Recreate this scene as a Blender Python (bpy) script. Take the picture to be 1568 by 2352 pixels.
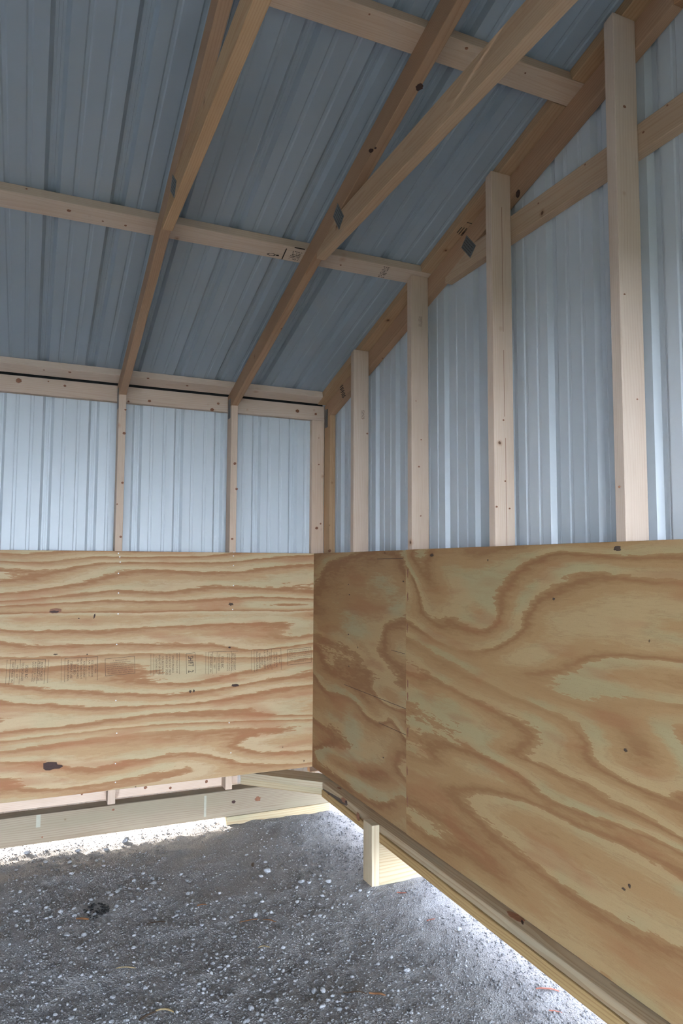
import bpy, bmesh, math, random
import numpy as np
from mathutils import Vector, Matrix

# ------------------------------------------------------------------ clearing
for o in list(bpy.data.objects):
    bpy.data.objects.remove(o, do_unlink=True)
scn = bpy.context.scene
COL = scn.collection
random.seed(11)
rng = np.random.default_rng(11)

# ------------------------------------------------------------------ camera (solved from the framing: studs 0.61 m apart, plywood 1.22 m high)
W, H, FPX = 1568, 2352, 1623.37
YAW, PITCH, ROLL = math.radians(23.7296), math.radians(4.3204), math.radians(0.2568)
CAM = Vector((-1.52297, -3.86121, 1.15029))
_f = Vector((math.sin(YAW) * math.cos(PITCH), math.cos(YAW) * math.cos(PITCH), math.sin(PITCH)))
_r0 = Vector((math.cos(YAW), -math.sin(YAW), 0))
_u0 = _r0.cross(_f)
_r = math.cos(ROLL) * _r0 + math.sin(ROLL) * _u0
_u = -math.sin(ROLL) * _r0 + math.cos(ROLL) * _u0
cam_d = bpy.data.cameras.new('camera')
cam_d.sensor_fit = 'VERTICAL'
cam_d.sensor_height = 36.0
cam_d.sensor_width = 24.0
cam_d.lens = 36.0 * FPX / H
cam_d.clip_start = 0.05
cam_d.clip_end = 500
cam = bpy.data.objects.new('camera', cam_d)
COL.objects.link(cam)
cam.matrix_world = Matrix(((_r.x, _u.x, -_f.x, CAM.x), (_r.y, _u.y, -_f.y, CAM.y), (_r.z, _u.z, -_f.z, CAM.z), (0, 0, 0, 1)))
scn.camera = cam

# ------------------------------------------------------------------ sky, sun, exposure
SUN_ELEV, SUN_AZ = 14.0, -24.0          # sun stands behind the back wall; azimuth from +y towards +x
world = bpy.data.worlds.new('sky')
scn.world = world
world.use_nodes = True
wn, wl = world.node_tree.nodes, world.node_tree.links
wn.clear()
w_out = wn.new('ShaderNodeOutputWorld')
w_bg = wn.new('ShaderNodeBackground')
w_sky = wn.new('ShaderNodeTexSky')
w_sky.sky_type = 'NISHITA'
w_sky.sun_disc = False
w_sky.sun_elevation = math.radians(30)
w_sky.sun_rotation = math.radians(SUN_AZ)
w_sky.air_density = 1.0
w_sky.dust_density = 5.0
w_sky.ozone_density = 1.0
w_hsv = wn.new('ShaderNodeHueSaturation')
w_hsv.inputs['Saturation'].default_value = 0.55
wl.new(w_sky.outputs[0], w_hsv.inputs['Color'])
wl.new(w_hsv.outputs[0], w_bg.inputs[0])
w_bg.inputs[1].default_value = 1.1
wl.new(w_bg.outputs[0], w_out.inputs[0])

sun_d = bpy.data.lights.new('sun', 'SUN')
sun_d.energy = 9.5
sun_d.color = (1.0, 0.91, 0.80)
sun_d.angle = math.radians(0.6)
sun = bpy.data.objects.new('sun', sun_d)
COL.objects.link(sun)
_se, _sa = math.radians(SUN_ELEV), math.radians(SUN_AZ)
_to_sun = Vector((math.sin(_sa) * math.cos(_se), math.cos(_sa) * math.cos(_se), math.sin(_se)))
sun.rotation_euler = _to_sun.to_track_quat('Z', 'Y').to_euler()
sun.location = (0, 20, 8)

vs = scn.view_settings
scn.display_settings.display_device = 'sRGB'
vs.view_transform = 'Standard'
vs.look = 'None'
vs.gamma = 1.0
vs.use_curve_mapping = False
vs.exposure = 1.66


# ------------------------------------------------------------------ pixel helpers
def ray(u, v):
    return _f + _r * ((u - W / 2) / FPX) + _u * ((H / 2 - v) / FPX)


def hit(u, v, n, c):
    d = ray(u, v)
    n = Vector(n)
    return CAM + d * ((c - n.dot(CAM)) / n.dot(d))


# ------------------------------------------------------------------ material helpers
def new_mat(name):
    m = bpy.data.materials.new(name)
    m.use_nodes = True
    nt = m.node_tree
    nt.nodes.clear()
    out = nt.nodes.new('ShaderNodeOutputMaterial')
    b = nt.nodes.new('ShaderNodeBsdfPrincipled')
    nt.links.new(b.outputs[0], out.inputs[0])
    return m, nt, b


class G:
    """tiny node-graph helper"""
    def __init__(s, nt):
        s.nt = nt

    def n(s, t, **k):
        x = s.nt.nodes.new(t)
        for a, b in k.items():
            setattr(x, a, b)
        return x

    def put(s, sock, v):
        if hasattr(v, 'is_output') or isinstance(v, bpy.types.NodeSocket):
            s.nt.links.new(v, sock)
        else:
            sock.default_value = v

    def math(s, op, a, b=0.0, c=None, clamp=False):
        x = s.n('ShaderNodeMath', operation=op, use_clamp=clamp)
        s.put(x.inputs[0], a)
        s.put(x.inputs[1], b)
        if c is not None:
            s.put(x.inputs[2], c)
        return x.outputs[0]

    def vmath(s, op, a, b=(0, 0, 0)):
        x = s.n('ShaderNodeVectorMath', operation=op)
        s.put(x.inputs[0], a)
        s.put(x.inputs[1], b)
        return x.outputs['Value'] if op in ('LENGTH', 'DOT_PRODUCT') else x.outputs[0]

    def noise(s, vec, scale=1.0, detail=2.0, rough=0.5, dist=0.0, color=False):
        x = s.n('ShaderNodeTexNoise')
        s.put(x.inputs['Vector'], vec)
        x.inputs['Scale'].default_value = scale
        x.inputs['Detail'].default_value = detail
        x.inputs['Roughness'].default_value = rough
        x.inputs['Distortion'].default_value = dist
        return x.outputs[1 if color else 0]

    def ramp(s, fac, stops, interp='LINEAR'):
        x = s.n('ShaderNodeValToRGB')
        x.color_ramp.interpolation = interp
        e = x.color_ramp.elements
        while len(e) > 1:
            e.remove(e[-1])
        e[0].position = stops[0][0]
        e[0].color = (*stops[0][1], 1)
        for p, c in stops[1:]:
            k = e.new(p)
            k.color = (*c, 1)
        s.put(x.inputs[0], fac)
        return x.outputs[0]

    def mix(s, fac, a, b, blend='MIX'):
        x = s.n('ShaderNodeMix', data_type='RGBA', blend_type=blend)
        s.put(x.inputs[0], fac)
        for i, v in ((6, a), (7, b)):
            if isinstance(v, tuple):
                x.inputs[i].default_value = (*v[:3], 1)
            else:
                s.put(x.inputs[i], v)
        return x.outputs[2]

    def smooth(s, v, lo, hi, a=0.0, b=1.0):
        x = s.n('ShaderNodeMapRange', interpolation_type='SMOOTHSTEP')
        s.put(x.inputs[0], v)
        x.inputs[1].default_value = lo
        x.inputs[2].default_value = hi
        x.inputs[3].default_value = a
        x.inputs[4].default_value = b
        return x.outputs[0]

    def bump(s, h, strength, dist):
        x = s.n('ShaderNodeBump')
        x.inputs['Strength'].default_value = strength
        x.inputs['Distance'].default_value = dist
        s.put(x.inputs['Height'], h)
        return x.outputs[0]


REFL = 0.72      # swatches were read off lit surfaces; bring them to plausible reflectances


def srgb(r, g, b):
    f = lambda c: (c / 255 / 12.92) if c / 255 <= 0.04045 else ((c / 255 + 0.055) / 1.055) ** 2.4
    return (f(r) * REFL, f(g) * REFL, f(b) * REFL)


def lumber_mat(name, light, dark, ring=1.0, knots=0.55, tint=None, ringscale=150.0):
    """sawn softwood: growth rings round a pith that runs along local x"""
    m, nt, b = new_mat(name)
    g = G(nt)
    tc = g.n('ShaderNodeTexCoord').outputs['Object']
    rnd = g.n('ShaderNodeObjectInfo').outputs['Random']
    off = g.n('ShaderNodeCombineXYZ')
    g.put(off.inputs[0], g.math('MULTIPLY', rnd, 37.0))
    g.put(off.inputs[1], g.math('MULTIPLY', g.math('FRACT', g.math('MULTIPLY', rnd, 7.3)), 11.0))
    g.put(off.inputs[2], g.math('MULTIPLY', g.math('FRACT', g.math('MULTIPLY', rnd, 17.9)), 13.0))
    p = g.vmath('ADD', tc, off.outputs[0])
    # pith position relative to the board
    pith = g.n('ShaderNodeCombineXYZ')
    g.put(pith.inputs[1], g.math('MULTIPLY_ADD', g.math('FRACT', g.math('MULTIPLY', rnd, 5.1)), 0.12, -0.06))
    g.put(pith.inputs[2], g.math('MULTIPLY_ADD', g.math('FRACT', g.math('MULTIPLY', rnd, 9.7)), 0.07, 0.025))
    q = g.vmath('ADD', tc, pith.outputs[0])
    wob = g.vmath('MULTIPLY', p, (0.9, 7.0, 7.0))
    wv = g.noise(wob, 1.0, 2.0, 0.5, color=True)
    wv = g.vmath('MULTIPLY', g.vmath('SUBTRACT', wv, (0.5, 0.5, 0.5)), (0, 0.055, 0.055))
    q = g.vmath('MULTIPLY', g.vmath('ADD', q, wv), (0, 1, 1))
    r = g.vmath('LENGTH', q)
    s = g.math('FRACT', g.math('MULTIPLY', r, ringscale))
    late = g.smooth(s, 0.45, 0.95)
    fibre = g.noise(g.vmath('MULTIPLY', p, (9.0, 420.0, 420.0)), 1.0, 2.0, 0.6)
    blotch = g.noise(g.vmath('MULTIPLY', p, (1.6, 9.0, 9.0)), 1.0, 3.0, 0.55)
    fac = g.math('ADD', g.math('MULTIPLY', late, 0.42 * ring), g.math('MULTIPLY', g.math('SUBTRACT', blotch, 0.42), 0.9), clamp=True)
    col = g.mix(fac, light, dark)
    col = g.mix(g.smooth(fibre, 0.45, 0.8, 0.0, 0.22), col, (dark[0] * .72, dark[1] * .66, dark[2] * .6))
    # value shift per board
    hs = g.n('ShaderNodeHueSaturation')
    g.put(hs.inputs['Value'], g.math('MULTIPLY_ADD', g.math('FRACT', g.math('MULTIPLY', rnd, 3.7)), 0.16, 0.92))
    g.put(hs.inputs['Saturation'], g.math('MULTIPLY_ADD', g.math('FRACT', g.math('MULTIPLY', rnd, 23.7)), 0.22, 0.9))
    g.put(hs.inputs['Color'], col)
    col = hs.outputs[0]
    if tint:
        t = g.noise(g.vmath('MULTIPLY', p, (2.2, 14.0, 14.0)), 1.0, 3.0)
        col = g.mix(g.smooth(t, 0.45, 0.7, 0.0, 0.65), col, tint)
    # pin knots
    v = g.n('ShaderNodeTexVoronoi')
    v.inputs['Scale'].default_value = 9.0
    g.put(v.inputs['Vector'], g.vmath('ADD', p, g.vmath('MULTIPLY', g.noise(p, 60.0, 1.0, color=True), (.006, .006, .006))))
    sep = g.n('ShaderNodeSeparateColor')
    g.put(sep.inputs[0], v.outputs['Color'])
    pick = g.math('GREATER_THAN', sep.outputs[0], 1.0 - knots)
    kd = g.math('DIVIDE', v.outputs['Distance'], g.math('MULTIPLY_ADD', sep.outputs[1], 0.07, 0.03))
    halo = g.math('MULTIPLY', g.smooth(kd, 2.4, 0.8), pick)
    core = g.math('MULTIPLY', g.smooth(kd, 1.1, 0.6), pick)
    col = g.mix(g.math('MULTIPLY', halo, 0.45), col, (dark[0] * .8, dark[1] * .62, dark[2] * .45))
    col = g.mix(g.math('MULTIPLY', core, 0.85), col, srgb(92, 52, 30))
    g.put(b.inputs['Base Color'], col)
    b.inputs['Roughness'].default_value = 0.72
    b.inputs['Specular IOR Level'].default_value = 0.25
    hgt = g.math('ADD', g.math('MULTIPLY', fibre, 0.6), g.math('MULTIPLY', late, 0.4))
    g.put(b.inputs['Normal'], g.bump(hgt, 0.18, 0.0015))
    return m


def ply_mat(name, seed, kx, ky, bands, slope, light, mid, brown, green, gfac=0.5, warp=0.6, sharp=0.9, ragf=0.22):
    """rotary-cut pine veneer: contour bands of a long smooth field, ragged on one side"""
    m, nt, b = new_mat(name)
    g = G(nt)
    tc = g.n('ShaderNodeTexCoord').outputs['Object']
    p = g.vmath('ADD', tc, seed)
    xyz = g.n('ShaderNodeSeparateXYZ')
    g.put(xyz.inputs[0], p)
    base = g.vmath('MULTIPLY', p, (kx, ky, 1.0))
    h = g.noise(base, 1.0, 1.2, 0.42, warp)
    rag = g.noise(g.vmath('MULTIPLY', p, (16.0, 90.0, 1.0)), 1.0, 3.0, 0.6)
    rag2 = g.noise(g.vmath('MULTIPLY', p, (4.0, 22.0, 1.0)), 1.0, 2.0, 0.5)
    v = g.math('MULTIPLY_ADD', h, bands, g.math('MULTIPLY', xyz.outputs[1], slope))
    v = g.math('ADD', v, g.math('MULTIPLY_ADD', rag, ragf, g.math('MULTIPLY', rag2, 0.35)))
    s = g.math('FRACT', v)
    col = g.ramp(s, [(0.0, light), (0.30, light), (0.46, mid), (0.62, mid), (0.80, brown), (sharp, brown), (1.0, mid)])
    ring2 = g.math('FRACT', g.math('MULTIPLY', v, 3.0))
    col = g.mix(g.smooth(ring2, 0.70, 0.98, 0.0, 0.30), col, brown)
    # each band its own weight
    cell = g.noise(g.vmath('MULTIPLY', p, (kx * 1.3, ky * 1.6, 1.0)), 1.0, 2.0, 0.5)
    col = g.mix(g.smooth(cell, 0.5, 0.72, 0.0, 0.7), col, mid)
    # green of the preservative sits in the pale early wood, pink in the late wood
    gn = g.noise(g.vmath('MULTIPLY', p, (2.1, 5.0, 1.0)), 1.0, 3.0, 0.6)
    pale = g.smooth(s, 0.5, 0.25)
    col = g.mix(g.math('MULTIPLY', g.math('MULTIPLY', g.smooth(gn, 0.44, 0.62), pale), gfac), col, green)
    pk = g.noise(g.vmath('MULTIPLY', p, (1.5, 7.0, 1.0)), 1.7, 2.0, 0.5)
    col = g.mix(g.smooth(pk, 0.53, 0.72, 0.0, 0.5), col, (brown[0] * 1.12, brown[1] * .92, brown[2] * .95))
    fine = g.noise(g.vmath('MULTIPLY', p, (14.0, 380.0, 1.0)), 1.0, 3.0, 0.6)
    col = g.mix(g.smooth(fine, 0.5, 0.85, 0.0, 0.28), col, (brown[0] * .62, brown[1] * .58, brown[2] * .52))
    speck = g.noise(p, 420.0, 1.0)
    col = g.mix(g.smooth(speck, 0.56, 0.8, 0.0, 0.22), col, (brown[0] * .55, brown[1] * .5, brown[2] * .45))
    # small dark pitch marks
    vo = g.n('ShaderNodeTexVoronoi')
    vo.inputs['Scale'].default_value = 6.5
    g.put(vo.inputs['Vector'], g.vmath('ADD', p, g.vmath('MULTIPLY', g.noise(p, 45.0, 1.0, color=True), (.02, .008, .0))))
    sc = g.n('ShaderNodeSeparateColor')
    g.put(sc.inputs[0], vo.outputs['Color'])
    spot = g.math('MULTIPLY', g.smooth(vo.outputs['Distance'], 0.035, 0.018), g.math('GREATER_THAN', sc.outputs[0], 0.62))
    col = g.mix(g.math('MULTIPLY', spot, 0.75), col, srgb(62, 42, 30))
    g.put(b.inputs['Base Color'], col)
    b.inputs['Roughness'].default_value = 0.66
    b.inputs['Specular IOR Level'].default_value = 0.25
    g.put(b.inputs['Normal'], g.bump(g.math('ADD', fine, g.math('MULTIPLY', s, 0.6)), 0.12, 0.0015))
    return m


def metal_mat(name, colr):
    m, nt, b = new_mat(name)
    g = G(nt)
    tc = g.n('ShaderNodeTexCoord').outputs['Object']
    nz = g.noise(g.vmath('MULTIPLY', tc, (3.0, 0.8, 3.0)), 1.0, 3.0, 0.5)
    col = g.mix(g.smooth(nz, 0.3, 0.7), tuple(c * .985 for c in colr), tuple(min(1, c * 1.015) for c in colr))
    g.put(b.inputs['Base Color'], col)
    b.inputs['Roughness'].default_value = 0.4
    b.inputs['Specular IOR Level'].default_value = 0.5
    g.put(b.inputs['Normal'], g.bump(g.noise(tc, 5.0, 1.0), 0.02, 0.003))
    return m


def plain_mat(name, col, rough=0.6, metallic=0.0, vary=0.15, scale=60.0):
    m, nt, b = new_mat(name)
    g = G(nt)
    tc = g.n('ShaderNodeTexCoord').outputs['Object']
    nz = g.noise(tc, scale, 3.0, 0.6)
    c = g.mix(nz, tuple(x * (1 - vary) for x in col), tuple(min(1, x * (1 + vary)) for x in col))
    g.put(b.inputs['Base Color'], c)
    b.inputs['Roughness'].default_value = rough
    b.inputs['Metallic'].default_value = metallic
    g.put(b.inputs['Normal'], g.bump(nz, 0.2, 0.001))
    return m


def ground_mat():
    m, nt, b = new_mat('gravel_ground')
    g = G(nt)
    tc = g.n('ShaderNodeTexCoord').outputs['Object']
    big = g.noise(tc, 1.7, 4.0, 0.55)
    mid = g.noise(tc, 55.0, 4.0, 0.65)
    fin = g.noise(tc, 340.0, 3.0, 0.6)
    grit = g.n('ShaderNodeTexVoronoi')
    grit.inputs['Scale'].default_value = 150.0
    g.put(grit.inputs['Vector'], tc)
    sc = g.n('ShaderNodeSeparateColor')
    g.put(sc.inputs[0], grit.outputs['Color'])
    c = g.mix(mid, srgb(142, 140, 140), srgb(184, 182, 183))
    c = g.mix(g.smooth(big, 0.4, 0.65, 0.0, 0.45), c, srgb(156, 153, 151))
    c = g.mix(g.smooth(fin, 0.4, 0.75, 0.0, 0.55), c, srgb(116, 114, 116))
    pale = g.math('MULTIPLY', g.math('GREATER_THAN', sc.outputs[0], 0.8), g.smooth(grit.outputs['Distance'], 0.55, 0.3))
    c = g.mix(g.math('MULTIPLY', pale, 0.7), c, srgb(186, 184, 182))
    g.put(b.inputs['Base Color'], c)
    b.inputs['Roughness'].default_value = 0.95
    b.inputs['Specular IOR Level'].default_value = 0.1
    hgt = g.math('ADD', g.math('MULTIPLY', mid, 0.5), g.math('MULTIPLY', g.smooth(grit.outputs['Distance'], 0.7, 0.0), 0.5))
    g.put(b.inputs['Normal'], g.bump(hgt, 0.8, 0.006))
    return m


def stone_mat(name, lo, hi, attr=None):
    m, nt, b = new_mat(name)
    g = G(nt)
    tc = g.n('ShaderNodeTexCoord').outputs['Object']
    if attr:
        a = g.n('ShaderNodeAttribute', attribute_name=attr)
        r = a.outputs['Fac']
    else:
        r = g.n('ShaderNodeObjectInfo').outputs['Random']
    nz = g.noise(tc, 90.0, 3.0, 0.6)
    f = g.math('ADD', g.math('MULTIPLY', r, 0.8), g.math('MULTIPLY', g.math('SUBTRACT', nz, 0.5), 0.7), clamp=True)
    g.put(b.inputs['Base Color'], g.mix(f, lo, hi))
    b.inputs['Roughness'].default_value = 0.9
    b.inputs['Specular IOR Level'].default_value = 0.15
    g.put(b.inputs['Normal'], g.bump(g.noise(tc, 260.0, 2.0), 0.3, 0.002))
    return m


M = {}
M['spf'] = lumber_mat('pale_softwood', srgb(234, 208, 186), srgb(206, 166, 136), 0.5, 0.4)
M['spf_mid'] = lumber_mat('tan_softwood', srgb(214, 180, 146), srgb(184, 138, 100), 0.7, 0.5)
M['spf_warm'] = lumber_mat('amber_softwood', srgb(204, 162, 126), srgb(168, 116, 80), 0.8, 0.5)
M['treated'] = lumber_mat('treated_pine', srgb(206, 188, 158), srgb(172, 142, 108), 1.25, 0.12, tint=srgb(184, 178, 148), ringscale=95)
M['treated_pink'] = lumber_mat('pinkish_treated_pine', srgb(204, 182, 152), srgb(164, 134, 102), 1.3, 0.12, tint=srgb(176, 164, 140), ringscale=110)
M['treated_amber'] = lumber_mat('amber_treated_pine', srgb(204, 168, 112), srgb(160, 114, 64), 1.2, 0.15, ringscale=110)
M['treated_grey'] = lumber_mat('weathered_treated_pine', srgb(178, 160, 136), srgb(146, 122, 98), 1.1, 0.15, tint=srgb(162, 150, 126), ringscale=110)
M['ply_back'] = ply_mat('plywood_back', (3.1, 7.4, 0.3), 0.56, 4.2, 8.5, 11.0, srgb(208, 180, 142), srgb(194, 157, 116), srgb(170, 122, 84), srgb(190, 178, 140), 0.4, 0.4, 0.92, 0.46)
M['ply_end'] = ply_mat('plywood_end', (11.7, 2.2, 0.9), 0.72, 2.8, 6.5, 4.5, srgb(192, 160, 116), srgb(180, 142, 98), srgb(158, 116, 77), srgb(176, 168, 128), 0.5, 0.8, 0.86, 0.38)
M['ply_corner'] = ply_mat('plywood_corner', (21.3, 5.6, 1.9), 0.95, 2.6, 5.0, 3.0, srgb(188, 157, 115), srgb(174, 137, 96), srgb(152, 111, 76), srgb(174, 168, 134), 0.6, 0.9, 0.88, 0.38)
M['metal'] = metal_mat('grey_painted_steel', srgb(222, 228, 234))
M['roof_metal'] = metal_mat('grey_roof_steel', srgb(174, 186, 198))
M['barn_bounce'] = plain_mat('bounce_barn_siding', (0.58, 0.73, 0.95), 0.7, 0.0, 0.03, 2.0)
M['plate'] = plain_mat('galvanised_steel', srgb(132, 136, 138), 0.45, 0.6, 0.25, 90)
M['nail'] = plain_mat('nail_head', srgb(232, 232, 232), 0.35, 0.3)
M['ink'] = plain_mat('black_ink', srgb(46, 38, 34), 0.8)
M['ink_faded'] = plain_mat('faded_ink', srgb(80, 60, 46), 0.8, 0.0, 0.35, 300)
M['knot'] = plain_mat('knot_wood', srgb(146, 94, 64), 0.6, 0.0, 0.5, 110)
M['knot_dark'] = plain_mat('knot_hole', srgb(66, 36, 28), 0.7, 0.0, 0.5, 110)
M['wane'] = plain_mat('wane_shade', srgb(96, 82, 70), 0.9, 0.0, 0.3)
M['chalk'] = plain_mat('chalk_white', srgb(188, 182, 164), 0.9)
M['ground'] = ground_mat()
M['stone'] = stone_mat('limestone', srgb(156, 156, 160), srgb(192, 193, 197))
M['pebble'] = stone_mat('gravel_pebbles', srgb(118, 116, 118), srgb(190, 190, 192), 'shade')
M['gap_shade'] = plain_mat('gap_shade_black', srgb(40, 42, 46), 0.95)
M['char'] = plain_mat('charcoal', srgb(26, 25, 27), 0.8)
M['chip'] = plain_mat('wood_chip', srgb(150, 104, 66), 0.8, 0.0, 0.3)
M['chip_red'] = plain_mat('red_bark_chip', srgb(158, 92, 74), 0.8, 0.0, 0.3)
M['straw'] = plain_mat('dry_straw', srgb(196, 172, 126), 0.8, 0.0, 0.2)
M['twig'] = plain_mat('brown_twig', srgb(84, 66, 50), 0.8, 0.0, 0.3)


# ------------------------------------------------------------------ object helpers
def link(o, parent=None):
    COL.objects.link(o)
    if parent is not None:
        o.parent = parent
    return o


def tag(o, label, cat, group=None):
    o['label'] = label
    o['category'] = cat
    if group:
        o['group'] = group
    return o


def empty(name, loc=(0, 0, 0)):
    e = bpy.data.objects.new(name, None)
    e.empty_display_size = 0.1
    e.location = loc
    return link(e)


def basis(o, xd, yd):
    xd = Vector(xd).normalized()
    yd = Vector(yd)
    yd = (yd - xd * yd.dot(xd)).normalized()
    zd = xd.cross(yd)
    return Matrix(((xd.x, yd.x, zd.x, o[0]), (xd.y, yd.y, zd.y, o[1]), (xd.z, yd.z, zd.z, o[2]), (0, 0, 0, 1)))


def prism_mesh(name, poly, thick, bevel=0.0025, seg=2):
    bm = bmesh.new()
    lo = [bm.verts.new((x, y, -thick / 2)) for x, y in poly]
    hi = [bm.verts.new((x, y, thick / 2)) for x, y in poly]
    n = len(poly)
    bm.faces.new(lo[::-1])
    bm.faces.new(hi)
    for i in range(n):
        bm.faces.new((lo[i], lo[(i + 1) % n], hi[(i + 1) % n], hi[i]))
    bmesh.ops.recalc_face_normals(bm, faces=bm.faces)
    if bevel:
        bmesh.ops.bevel(bm, geom=list(bm.edges), offset=bevel, segments=seg, profile=0.5, affect='EDGES', clamp_overlap=True)
    me = bpy.data.meshes.new(name)
    bm.to_mesh(me)
    bm.free()
    return me


def lumber(name, poly, thick, mw, mat, parent=None, bevel=0.0025):
    """board: outline poly in local (x along the grain, y), extruded along local z"""
    me = prism_mesh(name, poly, thick, bevel)
    me.materials.append(M[mat])
    o = link(bpy.data.objects.new(name, me), parent)
    if parent is not None:
        o.matrix_parent_inverse = Matrix.Identity(4)
        o.matrix_basis = parent.matrix_world.inverted() @ mw if parent.type != 'EMPTY' else Matrix.Translation(-parent.location) @ mw
    else:
        o.matrix_world = mw
    o['mw'] = [v for row in mw for v in row]
    return o


def mw_of(o):
    a = list(o['mw'])
    return Matrix((a[0:4], a[4:8], a[8:12], a[12:16]))


def box_board(name, lo, hi, axis, mat, parent=None, bevel=0.0025):
    """axis-aligned board between corners lo and hi, grain along axis"""
    lo, hi = Vector(lo), Vector(hi)
    c = (lo + hi) / 2
    s = hi - lo
    if axis == 'x':
        xd, yd, L, w, t = (1, 0, 0), (0, 1, 0), s.x, s.y, s.z
    elif axis == 'y':
        xd, yd, L, w, t = (0, 1, 0), (0, 0, 1), s.y, s.z, s.x
    else:
        xd, yd, L, w, t = (0, 0, 1), (1, 0, 0), s.z, s.x, s.y
    p = [(-L / 2, -w / 2), (L / 2, -w / 2), (L / 2, w / 2), (-L / 2, w / 2)]
    return lumber(name, p, t, basis(c, xd, yd), mat, parent, bevel)


def yz_board(name, x0, x1, pts, along, mat, parent=None, bevel=0.0025):
    """prism in the y-z plane between x0 and x1, grain along the given (dy, dz)"""
    c = Vector(((x0 + x1) / 2, sum(p[0] for p in pts) / len(pts), sum(p[1] for p in pts) / len(pts)))
    xd = Vector((0, along[0], along[1])).normalized()
    yd = Vector((1, 0, 0)).cross(xd)
    mw = basis(c, xd, yd)
    inv = mw.inverted()
    loc = [inv @ Vector((c.x, p[0], p[1])) for p in pts]
    return lumber(name, [(v.x, v.y) for v in loc], abs(x1 - x0), mw, mat, parent, bevel)


def child_mesh(name, parent, verts, faces, mat, label=None):
    """mesh given in world space, stored in the parent's local space"""
    inv = mw_of(parent).inverted() if 'mw' in parent else Matrix.Translation(-parent.location)
    me = bpy.data.meshes.new(name)
    me.from_pydata([tuple(inv @ Vector(v)) for v in verts], [], faces)
    me.materials.append(M[mat])
    o = link(bpy.data.objects.new(name, me), parent)
    if label:
        o['label'] = label
    return o


def disc(parent, name, c, n, along, a, b, mat, lift=0.0006, irregular=0.0, seed=0, label=None, ring=None):
    """thin ellipse lying on a face: centre c, normal n, half axes a (along) and b"""
    n = Vector(n).normalized()
    xd = Vector(along)
    xd = (xd - n * xd.dot(n)).normalized()
    yd = n.cross(xd)
    rr = random.Random(seed)
    N = 18
    c = Vector(c)
    vs_, fs = [], []
    jit = [1 + irregular * rr.uniform(-1, 1) for _ in range(N)]
    for k in range(N):
        t = 2 * math.pi * k / N
        vs_.append(c + xd * (a * math.cos(t) * jit[k]) + yd * (b * math.sin(t) * jit[k]) - n * 0.0004)
    for k in range(N):
        t = 2 * math.pi * k / N
        vs_.append(c + xd * (a * .9 * math.cos(t) * jit[k]) + yd * (b * .9 * math.sin(t) * jit[k]) + n * lift)
    for k in range(N):
        fs.append((k, (k + 1) % N, N + (k + 1) % N, N + k))
    fs.append(tuple(range(N, 2 * N)))
    return child_mesh(name, parent, vs_, fs, mat, label)


def slab(parent, name, c, n, along, a, b, mat, t=0.0012, label=None):
    """thin rectangular plate on a face (half sizes a, b)"""
    n = Vector(n).normalized()
    xd = Vector(along)
    xd = (xd - n * xd.dot(n)).normalized()
    yd = n.cross(xd)
    c = Vector(c)
    v = []
    for z in (-0.0004, t):
        for sx, sy in ((-1, -1), (1, -1), (1, 1), (-1, 1)):
            v.append(c + xd * (a * sx) + yd * (b * sy) + n * z)
    f = [(3, 2, 1, 0), (4, 5, 6, 7), (0, 1, 5, 4), (1, 2, 6, 5), (2, 3, 7, 6), (3, 0, 4, 7)]
    return child_mesh(name, parent, v, f, mat, label)


# ------------------------------------------------------------------ dimensions (metres; plywood face of the back wall y = 0, of the end wall x = 0)
IN = 0.0254
T2, W4 = 0.038, 0.089
PLY = 0.012
S0, S1 = PLY + 0.0008, 0.101                 # studs lie between these depths
OUT = S1 + T2                       # inner face of the steel
MR, BR = -0.276, 2.151              # top of the rafters: z = MR*y + BR
RY = -2.50                          # ridge
NRM = math.sqrt(1 + MR * MR)
GZ = -0.25                          # ground
XL = -3.62                          # far end of the shed
YF = 2 * RY - OUT                   # open front
FRONT_Z = 1.70                      # top of the front opening, kept low to dim the ceiling


def zt(y):
    return BR + MR * (y if y >= RY else 2 * RY - y)


# ------------------------------------------------------------------ ground
def vnoise(x, y, seed):
    xi, yi = np.floor(x).astype(int), np.floor(y).astype(int)
    fx, fy = x - xi, y - yi
    fx, fy = fx * fx * (3 - 2 * fx), fy * fy * (3 - 2 * fy)

    def hsh(a, b):
        h = (a * 374761393 + b * 668265263 + seed * 1442695041) & 0xffffffff
        h = ((h ^ (h >> 13)) * 1274126177) & 0xffffffff
        return ((h ^ (h >> 16)) & 0xffff) / 65535.0
    a = hsh(xi, yi) * (1 - fx) + hsh(xi + 1, yi) * fx
    b = hsh(xi, yi + 1) * (1 - fx) + hsh(xi + 1, yi + 1) * fx
    return a * (1 - fy) + b * fy - 0.5


def ground_z(x, y):
    x, y = np.asarray(x, float), np.asarray(y, float)
    z = 0.016 * vnoise(x * 2.1, y * 2.1, 1) + 0.011 * vnoise(x * 6, y * 6, 2) + 0.007 * vnoise(x * 17, y * 17, 3) + 0.005 * vnoise(x * 45, y * 45, 4)
    return GZ - 0.004 + z


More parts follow.
